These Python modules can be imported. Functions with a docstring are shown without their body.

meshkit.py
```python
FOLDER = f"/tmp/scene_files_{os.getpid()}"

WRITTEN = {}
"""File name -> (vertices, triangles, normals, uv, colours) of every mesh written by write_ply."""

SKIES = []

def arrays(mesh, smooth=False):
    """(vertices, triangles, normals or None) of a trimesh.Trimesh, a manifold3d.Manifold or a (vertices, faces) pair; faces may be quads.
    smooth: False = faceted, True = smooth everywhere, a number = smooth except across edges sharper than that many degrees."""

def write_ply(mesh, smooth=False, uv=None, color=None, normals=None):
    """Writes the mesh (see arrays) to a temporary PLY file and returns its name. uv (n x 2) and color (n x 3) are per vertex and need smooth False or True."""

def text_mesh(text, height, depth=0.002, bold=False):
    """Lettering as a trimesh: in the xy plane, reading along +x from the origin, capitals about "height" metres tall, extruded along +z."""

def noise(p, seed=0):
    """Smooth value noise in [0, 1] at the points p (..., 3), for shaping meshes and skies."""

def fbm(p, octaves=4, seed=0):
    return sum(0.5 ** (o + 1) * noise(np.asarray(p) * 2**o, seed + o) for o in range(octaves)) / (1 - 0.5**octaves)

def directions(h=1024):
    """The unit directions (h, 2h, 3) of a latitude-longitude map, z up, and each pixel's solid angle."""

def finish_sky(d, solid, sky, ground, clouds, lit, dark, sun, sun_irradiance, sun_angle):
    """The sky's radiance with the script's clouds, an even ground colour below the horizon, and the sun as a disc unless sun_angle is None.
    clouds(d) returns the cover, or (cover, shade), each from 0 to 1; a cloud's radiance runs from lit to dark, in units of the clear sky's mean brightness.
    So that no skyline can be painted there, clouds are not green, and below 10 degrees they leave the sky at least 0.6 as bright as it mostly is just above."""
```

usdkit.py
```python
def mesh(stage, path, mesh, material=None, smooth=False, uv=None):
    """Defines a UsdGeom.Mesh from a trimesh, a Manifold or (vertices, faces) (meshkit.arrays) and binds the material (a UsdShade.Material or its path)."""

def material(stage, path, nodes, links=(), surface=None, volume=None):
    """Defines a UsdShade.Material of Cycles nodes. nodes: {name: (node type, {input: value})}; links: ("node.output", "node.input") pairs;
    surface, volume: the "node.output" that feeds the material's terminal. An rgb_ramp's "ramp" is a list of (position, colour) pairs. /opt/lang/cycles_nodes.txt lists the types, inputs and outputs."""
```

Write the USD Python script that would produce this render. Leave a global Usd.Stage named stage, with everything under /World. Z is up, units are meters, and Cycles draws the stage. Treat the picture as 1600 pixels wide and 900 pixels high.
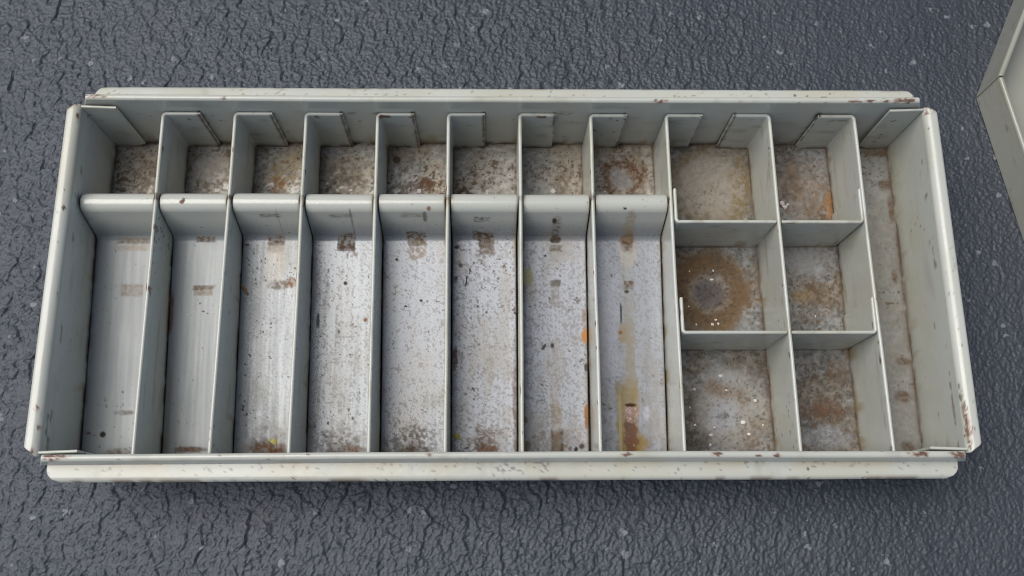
import math
import numpy as np
from scipy.spatial import cKDTree
import trimesh
import meshkit
import usdkit
from pxr import Usd, UsdGeom, UsdLux, UsdShade, Gf, Sdf, Vt

stage = Usd.Stage.CreateInMemory()
UsdGeom.SetStageUpAxis(stage, UsdGeom.Tokens.z)
UsdGeom.SetStageMetersPerUnit(stage, 1.0)
UsdGeom.Xform.Define(stage, '/World')
UsdGeom.Scope.Define(stage, '/World/Looks')
T = Sdf.ValueTypeNames

# ------------------------------------------------------------------ camera
FPX = 1500.0                                     # focal length in pixels of a 1600 pixel wide picture
CAM = np.array([-0.00676, -0.11323, 0.42715])
PITCH, YAW, ROLL = 0.268449, -0.022845, -0.006208


def _rot(p, y, r):
    cx, sx = math.cos(p), math.sin(p)
    cy, sy = math.cos(y), math.sin(y)
    cr, sr = math.cos(r), math.sin(r)
    return (np.array([[cy, 0, sy], [0, 1, 0], [-sy, 0, cy]]) @ np.array([[1, 0, 0], [0, cx, -sx], [0, sx, cx]])
            @ np.array([[cr, -sr, 0], [sr, cr, 0], [0, 0, 1]]))


ROT = _rot(PITCH, YAW, ROLL)
cam = UsdGeom.Camera.Define(stage, '/World/camera')
M4 = np.eye(4)
M4[:3, :3] = ROT.T
M4[3, :3] = CAM
cam.AddTransformOp().Set(Gf.Matrix4d(M4.tolist()))
cam.CreateHorizontalApertureAttr(36.0)
cam.CreateVerticalApertureAttr(20.25)
cam.CreateFocalLengthAttr(36.0 * FPX / 1600.0)
cam.CreateClippingRangeAttr(Gf.Vec2f(0.01, 100))
EXPOSURE = 0.5
cam.CreateExposureAttr(EXPOSURE)

# ------------------------------------------------------------------ sky and sun
SUN = np.array([-0.43, 0.11, 0.90])
SUN /= np.linalg.norm(SUN)
SUN_EL, SUN_ROT = math.asin(SUN[2]), math.atan2(SUN[0], SUN[1])
SKY_STRENGTH, SUN_INTENSITY, SUN_ANGLE = 0.056, 0.64, 48.0
usdkit.material(stage, '/World/Looks/sky_look', {
    'sky': ('sky_texture', {'sky_type': 'single_scattering', 'sun_disc': False, 'sun_elevation': SUN_EL, 'sun_rotation': SUN_ROT,
                            'aerosol_density': 2.0}),
    'grey': ('hsv', {'saturation': 0.9, 'value': 1.0}),
    'bg': ('background_shader', {'strength': SKY_STRENGTH}),
}, [('sky.color', 'grey.color'), ('grey.color', 'bg.color')], surface='bg.background')
dome = UsdLux.DomeLight.Define(stage, '/World/sky')
UsdShade.MaterialBindingAPI.Apply(dome.GetPrim()).Bind(UsdShade.Material.Get(stage, '/World/Looks/sky_look'))
dome.GetPrim().SetCustomDataByKey('label', 'pale overcast daylight sky overhead')
dome.GetPrim().SetCustomDataByKey('category', 'sky')
dome.GetPrim().SetCustomDataByKey('kind', 'structure')
sun = UsdLux.DistantLight.Define(stage, '/World/sun')
sun.CreateIntensityAttr(SUN_INTENSITY)
sun.CreateAngleAttr(SUN_ANGLE)
sun.CreateNormalizeAttr(True)
sun.CreateColorAttr(Gf.Vec3f(1.0, 0.955, 0.885))
zax = SUN
xax = np.cross([0, 1, 0], zax)
xax /= np.linalg.norm(xax)
yax = np.cross(zax, xax)
ML = np.eye(4)
ML[0, :3], ML[1, :3], ML[2, :3] = xax, yax, zax
sun.AddTransformOp().Set(Gf.Matrix4d(ML.tolist()))

# ------------------------------------------------------------------ helpers
rng = np.random.default_rng(7)
taken = {}


def numbered(parent, name):
    k = taken.get((parent, name), 0)
    taken[(parent, name)] = k + 1
    return f'{parent}/{name}' + (f'_{k:03d}' if k else '')


def tag(prim, label=None, cat=None, group=None, kind=None):
    for key, val in (('label', label), ('category', cat), ('group', group), ('kind', kind)):
        if val:
            prim.SetCustomDataByKey(key, val)
    return prim


def put(parent, name, mesh, look, albedo=None, smooth=True, label=None):
    """One Mesh prim; albedo is a function of (points, normals) giving linear colours and is stored as a primvar."""
    v, f, n = meshkit.arrays(mesh, smooth)
    path = numbered(parent, name)
    m = UsdGeom.Mesh.Define(stage, path)
    m.CreatePointsAttr(Vt.Vec3fArray.FromNumpy(v.astype(np.float32)))
    m.CreateFaceVertexCountsAttr(Vt.IntArray.FromNumpy(np.full(len(f), 3, np.int32)))
    m.CreateFaceVertexIndicesAttr(Vt.IntArray.FromNumpy(f.astype(np.int32).ravel()))
    m.CreateSubdivisionSchemeAttr('none')
    if n is not None:
        m.CreateNormalsAttr(Vt.Vec3fArray.FromNumpy(n.astype(np.float32)))
        m.SetNormalsInterpolation('vertex')
    if albedo is not None:
        col = albedo(v, n)
        if isinstance(col, tuple):
            col, bare_ = col
            UsdGeom.PrimvarsAPI(m).CreatePrimvar('bare', T.Color3fArray, 'vertex').Set(Vt.Vec3fArray.FromNumpy(np.repeat(bare_[:, None], 3, 1).astype(np.float32)))
        col = np.clip(col, 0.004, 0.9)
        UsdGeom.PrimvarsAPI(m).CreatePrimvar('albedo', T.Color3fArray, 'vertex').Set(Vt.Vec3fArray.FromNumpy(col.astype(np.float32)))
    UsdShade.MaterialBindingAPI.Apply(m.GetPrim()).Bind(UsdShade.Material.Get(stage, '/World/Looks/' + look))
    if label:
        m.GetPrim().SetCustomDataByKey('label', label)
    return path


def thing(name, label, cat, loc=(0, 0, 0), group=None):
    path = numbered('/World', name)
    x = UsdGeom.Xform.Define(stage, path)
    x.AddTranslateOp().Set(Gf.Vec3d(*map(float, loc)))
    tag(x.GetPrim(), label, cat, group)
    return path


def at(px, py, z):
    """Point of height z seen at a pixel of the 1600 x 900 photograph."""
    d = ROT @ np.array([(px - 800) / FPX, -(py - 450) / FPX, -1.0])
    return CAM + d * ((z - CAM[2]) / d[2])


def fillet(pts, radii, step):
    """A polyline with rounded corners, resampled about every step metres."""
    pts = [np.asarray(p, float) for p in pts]
    if np.ndim(radii) == 0:
        radii = [radii] * (len(pts) - 2)
    out = [pts[0]]
    for a, b, c, r in zip(pts[:-2], pts[1:-1], pts[2:], radii):
        u, w = (a - b) / np.linalg.norm(a - b), (c - b) / np.linalg.norm(c - b)
        ang = math.acos(np.clip(u @ w, -1, 1))
        if r <= 0 or ang > math.pi - 1e-3:
            out.append(b)
            continue
        d = r / math.tan(ang / 2)
        mid = (u + w) / np.linalg.norm(u + w)
        cen = b + mid * r / math.sin(ang / 2)
        p, q = b + u * d, b + w * d
        n = max(4, int((math.pi - ang) * r / (step * 0.5)))
        for k in range(n + 1):
            x = p + (q - p) * k / n - cen
            out.append(cen + x / np.linalg.norm(x) * r)
    out.append(pts[-1])
    res = [out[0]]
    for a, b in zip(out[:-1], out[1:]):
        length = np.linalg.norm(b - a)
        if length < 1e-9:
            continue
        n = max(1, int(math.ceil(length / step)))
        res += [a + (b - a) * k / n for k in range(1, n + 1)]
    return np.array(res)


EDGE = [(0.38, 0.924), (0.71, 0.705), (0.924, 0.38), (1.0, 0.0)]


def sheet(G, t, flip=False):
    """A bent metal sheet of thickness t with rounded edges around the grid of middle points G (rows, columns, 3)."""
    G = np.asarray(G, float)
    r = t / 2
    h = np.ones(G.shape[:2])

    def grow(G, h):
        a = G[0] - G[1]
        b = G[-1] - G[-2]
        a /= np.linalg.norm(a, axis=-1, keepdims=True)
        b /= np.linalg.norm(b, axis=-1, keepdims=True)
        top = np.stack([G[0] + a * r * e for e, _ in reversed(EDGE)])
        bot = np.stack([G[-1] + b * r * e for e, _ in EDGE])
        ht = np.stack([np.minimum(h[0], k) for _, k in reversed(EDGE)])
        hb = np.stack([np.minimum(h[-1], k) for _, k in EDGE])
        return np.concatenate([top, G, bot]), np.concatenate([ht, h, hb])

    G, h = grow(G, h)
    G, h = grow(G.transpose(1, 0, 2), h.T)
    G, h = G.transpose(1, 0, 2), h.T
    du = np.gradient(G, axis=0)
    dv = np.gradient(G, axis=1)
    n = np.cross(du, dv)
    n /= np.maximum(np.linalg.norm(n, axis=-1, keepdims=True), 1e-12)
    A, B = G + n * (h * r)[..., None], G - n * (h * r)[..., None]
    R, C = G.shape[:2]
    i = np.arange(R * C).reshape(R, C)
    q = np.stack([i[:-1, :-1], i[1:, :-1], i[1:, 1:], i[:-1, 1:]], -1).reshape(-1, 4)
    f1 = np.vstack([q[:, [0, 1, 2]], q[:, [0, 2, 3]]])
    v = np.concatenate([A.reshape(-1, 3), B.reshape(-1, 3)])
    rim = np.zeros((R, C), bool)
    rim[0] = rim[-1] = True
    rim[:, 0] = rim[:, -1] = True
    back = i + R * C
    back = np.where(rim, i, back)
    f2 = back.ravel()[f1][:, ::-1]
    f = np.vstack([f1, f2])
    m = trimesh.Trimesh(v, f, process=False)
    m.remove_unreferenced_vertices()
    return m


def extrude_path(path2, axes, lo, hi, step, third=None):
    """Grid: a 2-D path in two world axes, repeated along the third axis from lo to hi (numbers or arrays along the path)."""
    P = len(path2)
    lo, hi = np.broadcast_to(lo, P), np.broadcast_to(hi, P)
    n = max(2, int(round(np.max(hi - lo) / step)) + 1)
    tt = np.linspace(0, 1, n)
    G = np.zeros((P, n, 3))
    a, b = axes
    c = 3 - a - b
    G[..., a] = path2[:, 0][:, None]
    G[..., b] = path2[:, 1][:, None]
    G[..., c] = lo[:, None] + (hi - lo)[:, None] * tt
    return G


def sst(a, b, x):
    t = np.clip((x - a) / (b - a), 0, 1)
    return t * t * (3 - 2 * t)


def fb(p, s, octaves=4, seed=0):
    return meshkit.fbm(np.asarray(p) * s, octaves, seed)


def mixc(c, k, m):
    m = np.clip(m, 0, 1)[:, None]
    return c * (1 - m) + np.asarray(k) * m


# colours (linear)
PAINT = np.array([0.430, 0.443, 0.405])
RUST = np.array([0.115, 0.052, 0.024])
BROWN = np.array([0.135, 0.088, 0.055])
DARK = np.array([0.030, 0.026, 0.023])
ORANGE = np.array([0.40, 0.17, 0.035])
OCHRE = np.array([0.30, 0.215, 0.085])
PRIMER = np.array([0.125, 0.075, 0.055])
BARE = np.array([0.305, 0.320, 0.360])  # bare metal, with the blue of the reflected sky put into its colour
SLOT_SKY_PAINT = np.array([0.245, 0.267, 0.275])  # drawer paint darkened and cooled: blue sky reflection put into the colour

# ------------------------------------------------------------------ materials
usdkit.material(stage, '/World/Looks/painted_metal', {
    'a': ('attribute', {'attribute': 'albedo'}),
    'g': ('geometry', {}),
    'n1': ('noise_texture', {'scale': 260.0, 'detail': 3.0}),
    'n2': ('noise_texture', {'scale': 45.0, 'detail': 4.0}),
    'r': ('map_range', {'from_min': 0.3, 'from_max': 0.7, 'to_min': 0.17, 'to_max': 0.34}),
    'b': ('bump', {'strength': 0.25, 'distance': 0.0004}),
    'p': ('principled_bsdf', {'specular_ior_level': 0.5}),
}, [('a.color', 'p.base_color'), ('g.position', 'n1.vector'), ('g.position', 'n2.vector'), ('n2.fac', 'r.value'), ('r.result', 'p.roughness'),
    ('n1.fac', 'b.height'), ('b.normal', 'p.normal')], surface='p.BSDF')
usdkit.material(stage, '/World/Looks/worn_metal', {
    'a': ('attribute', {'attribute': 'albedo'}),
    'm': ('attribute', {'attribute': 'bare'}),
    'bw': ('rgb_to_bw', {}),
    'mw': ('rgb_to_bw', {}),
    'g': ('geometry', {}),
    'n1': ('noise_texture', {'scale': 1100.0, 'detail': 3.0, 'roughness': 0.65}),
    'r': ('map_range', {'from_min': 0.10, 'from_max': 0.32, 'to_min': 0.8, 'to_max': 0.18, 'clamp': True}),
    'rb': ('map_range', {'from_min': 0.0, 'from_max': 0.4, 'to_min': 0.18, 'to_max': 0.42, 'clamp': True}),
    'rm': ('math', {'math_type': 'maximum'}),
    's': ('map_range', {'from_min': 0.10, 'from_max': 0.32, 'to_min': 0.15, 'to_max': 0.55, 'clamp': True}),
    'b': ('bump', {'strength': 0.12, 'distance': 0.0003}),
    'p': ('principled_bsdf', {}),
}, [('a.color', 'p.base_color'), ('a.color', 'bw.color'), ('m.color', 'mw.color'), ('mw.val', 'p.metallic'), ('g.position', 'n1.vector'), ('bw.val', 'r.value'), ('bw.val', 's.value'),
    ('mw.val', 'rb.value'), ('r.result', 'rm.value1'), ('rb.result', 'rm.value2'), ('rm.value', 'p.roughness'), ('s.result', 'p.specular_ior_level'), ('n1.fac', 'b.height'), ('b.normal', 'p.normal')], surface='p.BSDF')
usdkit.material(stage, '/World/Looks/ground_plastic', {
    'g': ('geometry', {}),
    'v': ('voronoi_texture', {'scale': 150.0, 'randomness': 1.0}),
    'vn': ('noise_texture', {'scale': 420.0, 'detail': 2.0}),
    'wv': ('mix', {'mix_type': 'add', 'fac': 0.0045}),
    'sc': ('separate_color', {}),
    'th': ('map_range', {'from_min': 0.25, 'from_max': 1.0, 'to_min': -0.10, 'to_max': 0.27}),
    'lt': ('math', {'math_type': 'subtract'}),
    'ms': ('map_range', {'from_min': 0.0, 'from_max': 0.07, 'to_min': 0.0, 'to_max': 0.75, 'clamp': True}),
    'n1': ('noise_texture', {'scale': 900.0, 'detail': 4.0, 'roughness': 0.6}),
    'n2': ('noise_texture', {'scale': 25.0, 'detail': 5.0}),
    'v2': ('voronoi_texture', {'scale': 560.0, 'feature': 'smooth_f1', 'smoothness': 0.4}),
    'ad': ('math', {'math_type': 'add'}),
    'base': ('rgb_ramp', {'ramp': [(0.3, (0.0290, 0.0338, 0.0445)), (0.6, (0.0355, 0.0405, 0.0515)), (0.75, (0.041, 0.042, 0.051))]}),
    'm': ('mix', {'color2': (0.17, 0.18, 0.20)}),
    'b': ('bump', {'strength': 0.65, 'distance': 0.0006}),
    'p': ('principled_bsdf', {'roughness': 0.46, 'specular_ior_level': 0.55, 'specular_tint': (0.86, 0.92, 1.0)}),
}, [('g.position', 'vn.vector'), ('g.position', 'wv.color1'), ('vn.color', 'wv.color2'), ('wv.color', 'v.vector'), ('v.color', 'sc.color'),
    ('sc.r', 'th.value'), ('th.result', 'lt.value1'), ('v.distance', 'lt.value2'), ('lt.value', 'ms.value'),
    ('g.position', 'n1.vector'), ('g.position', 'n2.vector'), ('g.position', 'v2.vector'), ('n2.fac', 'base.fac'),
    ('base.color', 'm.color1'), ('ms.result', 'm.fac'), ('m.color', 'p.base_color'),
    ('n1.fac', 'ad.value1'), ('v2.distance', 'ad.value2'), ('ad.value', 'b.height'), ('b.normal', 'p.normal')], surface='p.BSDF')
for nm, c, ro in (('flake_white', (0.62, 0.58, 0.56), 0.6), ('splinter_wood', (0.24, 0.15, 0.08), 0.7), ('leaf_yellow', (0.42, 0.36, 0.10), 0.6), ('dirt_dark', (0.05, 0.035, 0.028), 0.8)):
    usdkit.material(stage, '/World/Looks/' + nm, {
        'g': ('geometry', {}), 'n': ('noise_texture', {'scale': 900.0}),
        'c': ('mix', {'color1': tuple(0.7 * x for x in c), 'color2': tuple(min(1, 1.25 * x) for x in c)}),
        'p': ('principled_bsdf', {'roughness': ro})},
        [('g.position', 'n.vector'), ('n.fac', 'c.fac'), ('c.color', 'p.base_color')], surface='p.BSDF')

# ------------------------------------------------------------------ ground: moulded, grained dark sheet
def axis(lo, hi, step, far):
    mid = np.arange(lo, hi + step / 2, step)
    k = np.concatenate([np.full(30, 0.0022), 0.003 * 1.5 ** np.arange(0, 18)])     # coarser and coarser towards the far edges
    k = np.cumsum(k)
    k = k[k < far]
    return np.concatenate([(lo - k)[::-1], mid, hi + k])


gx, gy = axis(-0.262, 0.278, 0.00058, 3.0), axis(-0.132, 0.168, 0.00058, 3.0)
GX, GY = np.meshgrid(gx, gy, indexing='ij')
P2 = np.stack([GX, GY], -1).reshape(-1, 2)
P3 = np.c_[P2, np.zeros(len(P2))]
near = 1 - sst(0.0, 0.065, np.maximum(np.maximum(-0.262 - P2[:, 0], P2[:, 0] - 0.278), np.maximum(-0.134 - P2[:, 1], P2[:, 1] - 0.170)))
warp = np.stack([fb(P3, 95, 3, 1) - 0.5, fb(P3, 95, 3, 2) - 0.5], -1) * 0.0075
cw, cl = 0.0052, 0.0066


def cells(P, cw, cl, seed):
    r = np.random.default_rng(seed)
    nx, ny = int(0.7 / cw), int(0.5 / cl)
    pts = np.stack(np.meshgrid(np.arange(nx), np.arange(ny), indexing='ij'), -1).reshape(-1, 2) + r.uniform(-0.05, 1.05, (nx * ny, 2))
    off = np.array([-0.34 / cw, -0.22 / cl])
    Q = P / np.array([cw, cl]) - off
    d, i = cKDTree(pts).query(Q, k=2)
    return d, Q - pts[i[:, 0]], r.uniform(0, 1, len(pts))[i[:, 0]]


d, rel, rnd = cells(P2 + warp, cw, cl, 3)
edge = d[:, 1] - d[:, 0]
tilt = np.clip(rel[:, 0], -0.9, 0.9)
fade = 0.5 + 0.5 * (1 - sst(0.02, 0.20, P2[:, 0]))                       # the grain is shallower to the right
groove = np.exp(-(edge / 0.11) ** 2) * sst(0.0, 0.4, rel[:, 0] - 0.15 * rel[:, 1]) * sst(0.44, 0.60, fb(P3, 150, 2, 11))
lip = np.exp(-((edge - 0.05) / 0.16) ** 2) * sst(0.1, -0.4, rel[:, 0])
H = 0.00070 * tilt * (0.35 + 0.8 * rnd) + 0.00025 * (rnd - 0.5) - 0.00042 * groove * (0.4 + 1.2 * rnd) + 0.00022 * lip
inner = sst(0.12, 0.4, edge)
d2, rel2, rnd2 = cells(P2 + warp * 0.5 + (np.stack([fb(P3, 320, 2, 5), fb(P3, 320, 2, 6)], -1) - 0.5) * 0.0018, 0.0017, 0.0019, 9)
pit = np.exp(-(d2[:, 0] / 0.34) ** 2) * (rnd2 > 0.45)
H -= 0.00054 * pit * (0.12 + 0.85 * inner)
d3, rel3, rnd3 = cells(P2 + warp * 0.4, 0.0021, 0.0027, 17)
H += 0.00034 * (1 - np.exp(-(d3[:, 1] - d3[:, 0]) / 0.22)) * (0.4 + rnd3) + 0.00022 * rel3[:, 0]
H += 0.00030 * (fb(P3, 560, 3, 8) - 0.5) * (0.35 + 0.65 * inner)
H *= fade
H = (H - 0.0006) * near - 0.0007 * (1 - near)
nx, ny = len(gx), len(gy)
idx = np.arange(nx * ny).reshape(nx, ny)
q = np.stack([idx[:-1, :-1], idx[1:, :-1], idx[1:, 1:], idx[:-1, 1:]], -1).reshape(-1, 4)
ground_mesh = trimesh.Trimesh(np.c_[P2, H], np.vstack([q[:, [0, 1, 2]], q[:, [0, 2, 3]]]), process=False)
gp = put('/World', 'ground', ground_mesh, 'ground_plastic')
tag(stage.GetPrimAtPath(gp), 'dark blue grey ground sheet with moulded leathery grain and pale flecks', 'ground', kind='structure')

# ------------------------------------------------------------------ the drawer: dimensions
TH = 0.0012                                       # sheet
YI = 0.0756                                       # inner faces of the long walls
HR = 0.0475                                       # their top
XE = 0.1845                                       # inner faces of the end walls
ZT = 0.0363                                       # tops of the dividers
ZF = 0.0016                                       # floor
tray = thing('divided_metal_drawer', 'long grey painted steel drawer insert with eight sloped slots and six square compartments', 'drawer insert')


def wobble(G, amp=0.00025, scale=14, seed=0):
    p = G.reshape(-1, 3)
    w = np.stack([fb(p, scale, 2, seed + k) - 0.5 for k in range(3)], -1) * 2 * amp
    w[:, 2] *= 0.5
    return (p + w).reshape(G.shape)


XB = [(-0.1512, -0.1501), (-0.1196, -0.1195), (-0.0885, -0.0879), (-0.0569, -0.0559), (-0.0255, -0.0252), (0.0061, 0.0059), (0.0377, 0.0375), (0.0717, 0.0717), (0.1178, 0.1193), (0.1558, 0.1573)]
SCRATCH = []                                      # (p0, p1, half width, colour, strength): scratches and scuffs on walls, metres
CHIP = []                                         # (centre, radius, colour): broken paint


def paint_wall(v, n, chips=1.0, grime=1.0, seed=0):
    c = np.tile(PAINT, (len(v), 1))
    c *= (0.94 + 0.12 * fb(v, 30, 3, 21))[:, None]
    c = mixc(c, PAINT * np.array([0.95, 0.9, 0.78]), 0.5 * sst(0.5, 0.7, fb(v, 22, 3, 22)))
    g = fb(v, 260, 3, 23)
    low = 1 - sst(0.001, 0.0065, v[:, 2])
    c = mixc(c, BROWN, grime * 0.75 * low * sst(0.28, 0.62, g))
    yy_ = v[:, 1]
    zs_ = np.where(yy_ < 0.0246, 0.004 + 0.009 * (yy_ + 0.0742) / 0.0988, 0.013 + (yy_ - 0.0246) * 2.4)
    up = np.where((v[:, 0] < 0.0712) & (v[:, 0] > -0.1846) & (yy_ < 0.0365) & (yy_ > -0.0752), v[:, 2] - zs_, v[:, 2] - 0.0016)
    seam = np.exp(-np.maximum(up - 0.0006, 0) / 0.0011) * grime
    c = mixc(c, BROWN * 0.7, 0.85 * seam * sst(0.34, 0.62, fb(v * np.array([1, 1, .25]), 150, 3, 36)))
    run = sst(0.6, 0.74, fb(v * np.array([1, 1, .12]), 210, 3, 37)) * (1 - sst(0.002, 0.016, up)) * grime
    c = mixc(c, OCHRE * 0.8, 0.45 * run)
    for j, (xb_, _) in enumerate(XB):
        xe_ = xb_ + (0.0155 if j < 8 else -0.0155)
        m_ = (np.abs(v[:, 0] - xe_) < 0.0016) & (v[:, 1] > 0.0735) & (v[:, 1] < 0.0758) & (v[:, 2] < 0.0365)
        if m_.any():
            c[m_] = mixc(c[m_], PRIMER * 0.55, 0.9 * (1 - sst(0.0003, 0.0013, np.abs(v[m_, 0] - xe_) + 0.0016 * (fb(v[m_], 330, 3, 34) - 0.35))))
    top = sst(0.030, 0.0358, v[:, 2]) * (v[:, 2] < 0.0364)
    c = mixc(c, BROWN * 1.1, 0.7 * chips * top * sst(0.66, 0.74, fb(v * np.array([1, 1, 1.5]), 190, 3, 38)))
    smear = sst(0.60, 0.78, fb(v * np.array([1, .35, 1.6]), 120, 4, 39))
    c = mixc(c, PAINT * np.array([.62, .58, .5]), 0.35 * chips * smear)
    # small dark flecks
    c = mixc(c, DARK * 1.6, chips * 0.75 * sst(0.78, 0.84, fb(v, 900, 2, 24)) * sst(0.5, 0.68, fb(v, 40, 2, 25)))
    # short dark rubs, stretched
    s = v * np.array([260, 260, 900])
    c = mixc(c, DARK * 2.2, chips * 0.75 * sst(0.80, 0.86, meshkit.fbm(s, 2, 26)) * sst(0.58, 0.7, fb(v, 35, 2, 27)))
    for p, r, col in CHIP:
        near_ = np.abs(v - p).max(1) < 3 * r
        if near_.any():
            w = v[near_]
            st = np.array([0.75, 1.5, 1.2]) if abs(p[1]) > 0.074 and abs(p[0]) < 0.1815 else np.array([1.5, 0.8, 1.2])
            dd = np.linalg.norm((w - p) * st, axis=1) / r + (fb(w, 1100, 3, 31) - 0.5) * 2.6
            c[near_] = mixc(c[near_], np.array([.36, .30, .25]), 0.7 * (1 - sst(0.95, 1.1, dd)))
            c[near_] = mixc(c[near_], np.asarray(col) * (0.6 + 0.9 * fb(w, 1300, 2, 32))[:, None], 1 - sst(0.62, 0.8, dd))
    for a, b, hw, col, k in SCRATCH:
        lo, hi = np.minimum(a, b) - 0.003, np.maximum(a, b) + 0.003
        near_ = ((v > lo) & (v < hi)).all(1)
        if near_.any():
            w = v[near_]
            ab = b - a
            t_ = np.clip(((w - a) @ ab) / (ab @ ab), 0, 1)
            dd = np.linalg.norm(w - a - t_[:, None] * ab, axis=1)
            c[near_] = mixc(c[near_], col, k * (1 - sst(hw * 0.5, hw * 1.3, dd)) * sst(0.32, 0.55, fb(w, 700, 2, 33)))
    return c


def chip(px, py, z, r, col=PRIMER):
    CHIP.append((at(px, py, z), r, np.asarray(col)))


def scratch(p0, p1, z0, z1, hw=0.0004, col=DARK, k=0.8):
    SCRATCH.append((at(*p0, z0), at(*p1, z1), hw, np.asarray(col), k))


# broken paint on the rim and on the ends of the flanges
for px, py, r in ((140, 150, .0014), (152, 149, .0018), (160, 150, .0012), (350, 153, .001), (1026, 157.5, .0016), (1034, 158, .0018), (1040, 157, .001), (1157, 158.5, .0009), (1330, 158, .0012),
                  (1345, 158.5, .0014), (1362, 158, .0012), (1385, 158, .0013), (1404, 156.5, .0018), (1412, 156.5, .002), (1420, 156.5, .0018), (1426, 157, .0012)):
    chip(px, py, HR, r)
for px, py, r in ((74, 715, .0018), (82, 714, .0022), (92, 714, .0016), (99, 713, .0014), (480, 709, .0009), (670, 710, .0008), (980, 711, .0013), (1117, 709, .0012), (1123, 709, .0011),
                  (1184, 712, .0011), (1215, 712, .0012), (1437, 710, .0022), (1441, 709, .0018), (1492, 710, .0018), (1500, 711, .0018), (345, 711, .0008)):
    chip(px, py, HR, r)
for px, py, r in ((112, 163, .0018), (117, 160, .0018), (109, 168, .0013), (121, 181, .0011), (123, 190, .001), (121, 198, .0008), (99, 324, .0011), (90, 459, .0013), (86, 424, .0006),
                  (58, 637, .0014), (56, 642, .001), (50, 706, .0015), (65, 668, .0013), (70, 672, .0012), (60, 670, .0009), (66, 690, .0009), (75, 655, .0010)):
    chip(px, py, 0.0428, r, PRIMER if r > .0012 else BROWN * 0.7)
for px, py, r in ((1452, 163, .0026), (1456, 167, .0026), (1460, 166, .0022), (1448, 176, .0013), (1439, 207, .0009), (1446, 235, .0007), (1477, 427, .0012), (1451, 201, .0006),
                  (1510, 640, .0012), (1511, 652, .0016), (1513, 665, .0018), (1514, 674, .0024), (1516, 690, .0014), (1512, 660, .0018), (1517, 698, .0013), (1496, 624, .0012), (1500, 632, .0012), (1505, 645, .0012)):
    chip(px, py, 0.0428, r)
for k in range(26):
    px = 1452 + rng.uniform(-4, 10) + (rng.uniform(240, 660) - 170) * 0.135
    py = 170 + (px - 1458) / 0.135 if False else rng.uniform(235, 420)
    px = 1447 + (py - 175) * 0.132 + rng.uniform(6, 22)
    scratch((px, py), (px + rng.uniform(3, 8), py - rng.uniform(0.3, 1.5)), 0.0432, 0.0432, 0.00018, PAINT * 0.45, 0.6)
scratch((1496, 596), (1512, 690), .0415, .0425, .0007, BROWN, .8)
scratch((1494, 610), (1508, 640), .0405, .0425, .0006, BROWN, .8)
scratch((1500, 605), (1524, 680), .0425, .0428, .0003, DARK, .7)
scratch((72, 655), (73, 690), .036, .036, .0007, DARK, .9)
scratch((76, 650), (70, 680), .038, .038, .0010, DARK, .8)
scratch((140, 372), (136, 450), .008, .008, .0004, DARK, .7)
scratch((142, 374), (141, 400), .008, .008, .0003, DARK, .7)
scratch((257, 376), (254, 450), .008, .008, .0003, DARK, .7)
scratch((371, 380), (368, 460), .008, .008, .0003, DARK, .6)
scratch((1404, 375), (1434, 560), .010, .010, .0004, DARK, .6)
scratch((1434, 560), (1450, 690), .010, .010, .0004, DARK, .6)
scratch((266, 455), (262, 530), .011, .009, .0013, RUST * 1.3, .95)
scratch((266, 545), (256, 705), .008, .004, .0006, RUST, .6)
scratch((1240, 640), (1240, 655), .02, .02, .0004, DARK, .9)
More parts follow.
